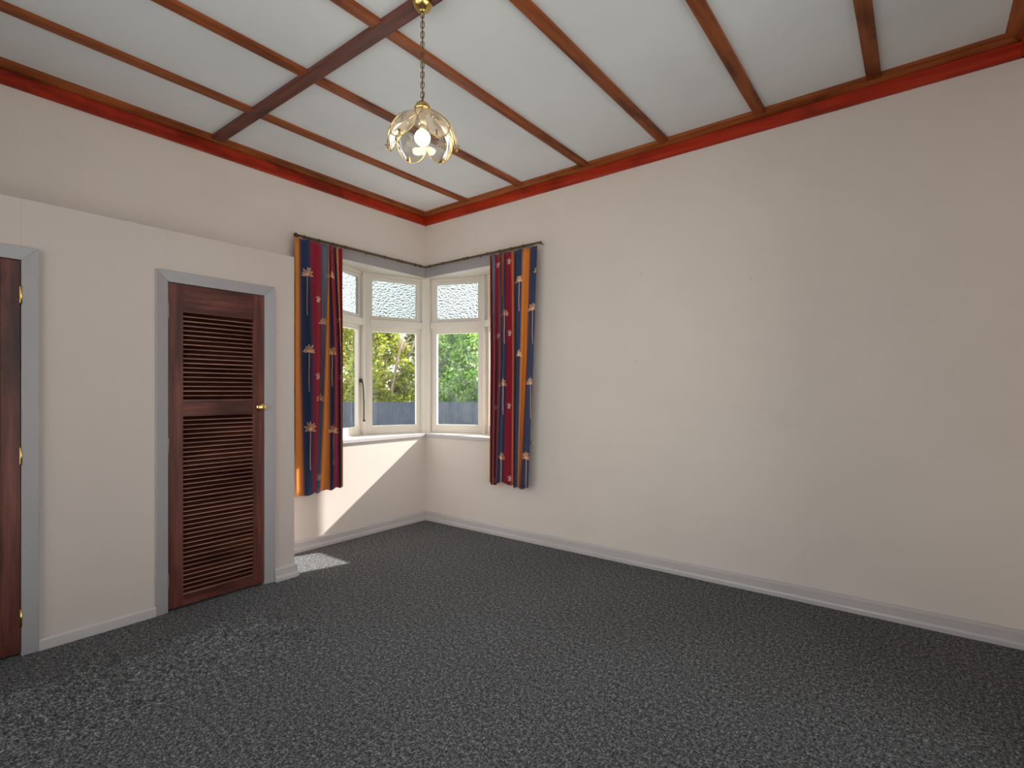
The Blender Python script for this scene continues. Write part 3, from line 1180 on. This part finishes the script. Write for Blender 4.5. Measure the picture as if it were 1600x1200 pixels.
def fence():
    depth = 18.0
    root = empty('corrugated_fence', cam_xy(-3.5, depth, GZ))
    tag(root, 'low blue-grey corrugated steel fence in front of the garden trees', 'fence')
    top = 1.25 - (628 - HORIZON) / FPX * depth
    pitch, amp = .076, .016
    x = -13.0
    wid = 1.52
    k = 0
    while x < 6:
        vsn, fcs = [], []
        n = int(wid / pitch * 6)
        for i in range(n + 1):
            xx = x + wid * i / n
            d = depth + amp * math.sin(2 * math.pi * xx / pitch)
            vsn.append(tuple(cam_xy(xx, d, GZ)))
            vsn.append(tuple(cam_xy(xx, d, top - .004 * (k % 3))))
        for i in range(n):
            fcs.append((2 * i, 2 * i + 2, 2 * i + 3, 2 * i + 1))
        me = bpy.data.meshes.new('sheet')
        me.from_pydata(vsn, [], fcs)
        link('sheet', me, 'fence_steel', root)
        a = cam_xy(x, depth + .08, 0)
        bm = bmesh.new()
        bm_tube(bm, [Vector((a.x, a.y, GZ)), Vector((a.x, a.y, top - .1))], .05, 6)
        link('post', finish(bm, 'post'), 'bark', root)
        x += wid
        k += 1
    for zz in (top - .2, GZ + .3):
        tube('rail', [cam_xy(-13, depth + .05, zz), cam_xy(6, depth + .05, zz)], .03, 'bark', root, 6)
fence()

def tree(name, x, depth, h, rx, blobs, nleaf, size, mat, trunks, seed, label, lean=0.0):
    rnd = random.Random(seed)
    base = cam_xy(x, depth, GZ)
    root = empty(name, base)
    tag(root, label, 'tree', 'garden trees behind the fence')
    verts, faces = [], []
    cl = []
    for _ in range(blobs):
        a, rr = rnd.uniform(0, 2 * math.pi), math.sqrt(rnd.random())
        zz = h * (.20 + .76 * rnd.random())
        env = math.sin(math.pi * min(1, max(0, .12 + .82 * zz / h))) ** .6
        cl.append((Vector((rx * rr * env * math.cos(a), rx * .7 * rr * env * math.sin(a), zz)), rx * rnd.uniform(.16, .30)))
    for q in range(16):
        cl.append((Vector((rx * (q / 7.5 - 1), rx * rnd.uniform(-.4, .4), h * rnd.uniform(.30, .48))), rx * rnd.uniform(.22, .32)))
    for i in range(nleaf):
        c, r = cl[rnd.randrange(len(cl))]
        v = Vector((rnd.gauss(0, 1), rnd.gauss(0, 1), rnd.gauss(0, 1))).normalized() * r * rnd.random() ** .35
        p = base + c + v
        if p.z < GZ + .1:
            continue
        d = (v.normalized() * .6 + Vector((rnd.uniform(-1, 1), rnd.uniform(-1, 1), rnd.uniform(-1, .6)))).normalized()
        s = d.cross(Vector((rnd.uniform(-1, 1), rnd.uniform(-1, 1), rnd.uniform(-1, 1)))).normalized()
        L = size * rnd.uniform(.6, 1.3)
        w = L * .26
        up = d.cross(s) * w * .35
        b = len(verts)
        verts += [tuple(p), tuple(p + d * L * .5 + s * w + up), tuple(p + d * L), tuple(p + d * L * .5 - s * w + up)]
        faces += [(b, b + 1, b + 2), (b, b + 2, b + 3)]
    me = bpy.data.meshes.new('foliage')
    me.from_pydata(verts, [], faces)
    f = link('foliage', me, mat, root)
    f['kind'] = 'stuff'
    for k in range(trunks):
        a = rnd.uniform(0, 6.28)
        o = Vector((math.cos(a), math.sin(a), 0)) * rx * .3 * rnd.random()
        pts, rad = [], []
        dx, dy = rnd.uniform(-.25, .25) + lean, rnd.uniform(-.2, .2)
        for i in range(8):
            t = i / 7
            pts.append(base + o + Vector((dx * t * h + .12 * math.sin(3 * t + k), dy * t * h + .1 * math.cos(4 * t + k), h * .86 * t)))
            rad.append(.085 * (1 - .75 * t) + .012)
        tr = tube('trunk', pts, rad, 'bark', root, 8)
        for q in range(5):
            i = rnd.randrange(3, 7)
            e = pts[i] + Vector((rnd.uniform(-1, 1) * rx * .5, rnd.uniform(-1, 1) * rx * .5, rnd.uniform(.2, .7)))
            tube('branch', [pts[i], (pts[i] + e) / 2 + Vector((0, 0, .1)), e], [.03, .022, .008], 'bark', tr, 6)

TREES = [
    ('leafy_tree', -5.2, 20.4, 5.0, 1.45, 60, 15000, .17, 'leaf_yellow', 3, 1, 'yellow-green tree with pale thin trunks behind the fence'),
    ('leafy_tree', -2.0, 20.4, 4.9, 1.5, 60, 15000, .17, 'leaf_green', 1, 2, 'bright green broad-leaved tree behind the fence'),
    ('leafy_tree', -8.4, 20.4, 4.9, 1.5, 50, 10000, .18, 'leaf_green', 1, 3, 'green tree behind the fence, next to the yellow-green one'),
    ('leafy_tree', 1.2, 20.4, 4.9, 1.5, 50, 10000, .18, 'leaf_dark', 1, 5, 'dark green tree behind the fence, next to the bright green one'),
    ('tall_tree', -3.9, 25.6, 5.9, 2.1, 60, 12000, .2, 'leaf_olive', 2, 4, 'tall olive tree in the second row, between the yellow-green and bright green trees'),
    ('tall_tree', -8.6, 25.6, 5.7, 2.1, 60, 10000, .2, 'leaf_yellow', 1, 6, 'tall yellowish tree in the second row, next to the olive one'),
    ('tall_tree', .8, 25.6, 5.8, 2.1, 60, 10000, .2, 'leaf_green', 1, 7, 'tall green tree in the second row, past the olive one'),
]
for t in TREES:
    tree(*t)
bpy.context.view_layer.update()
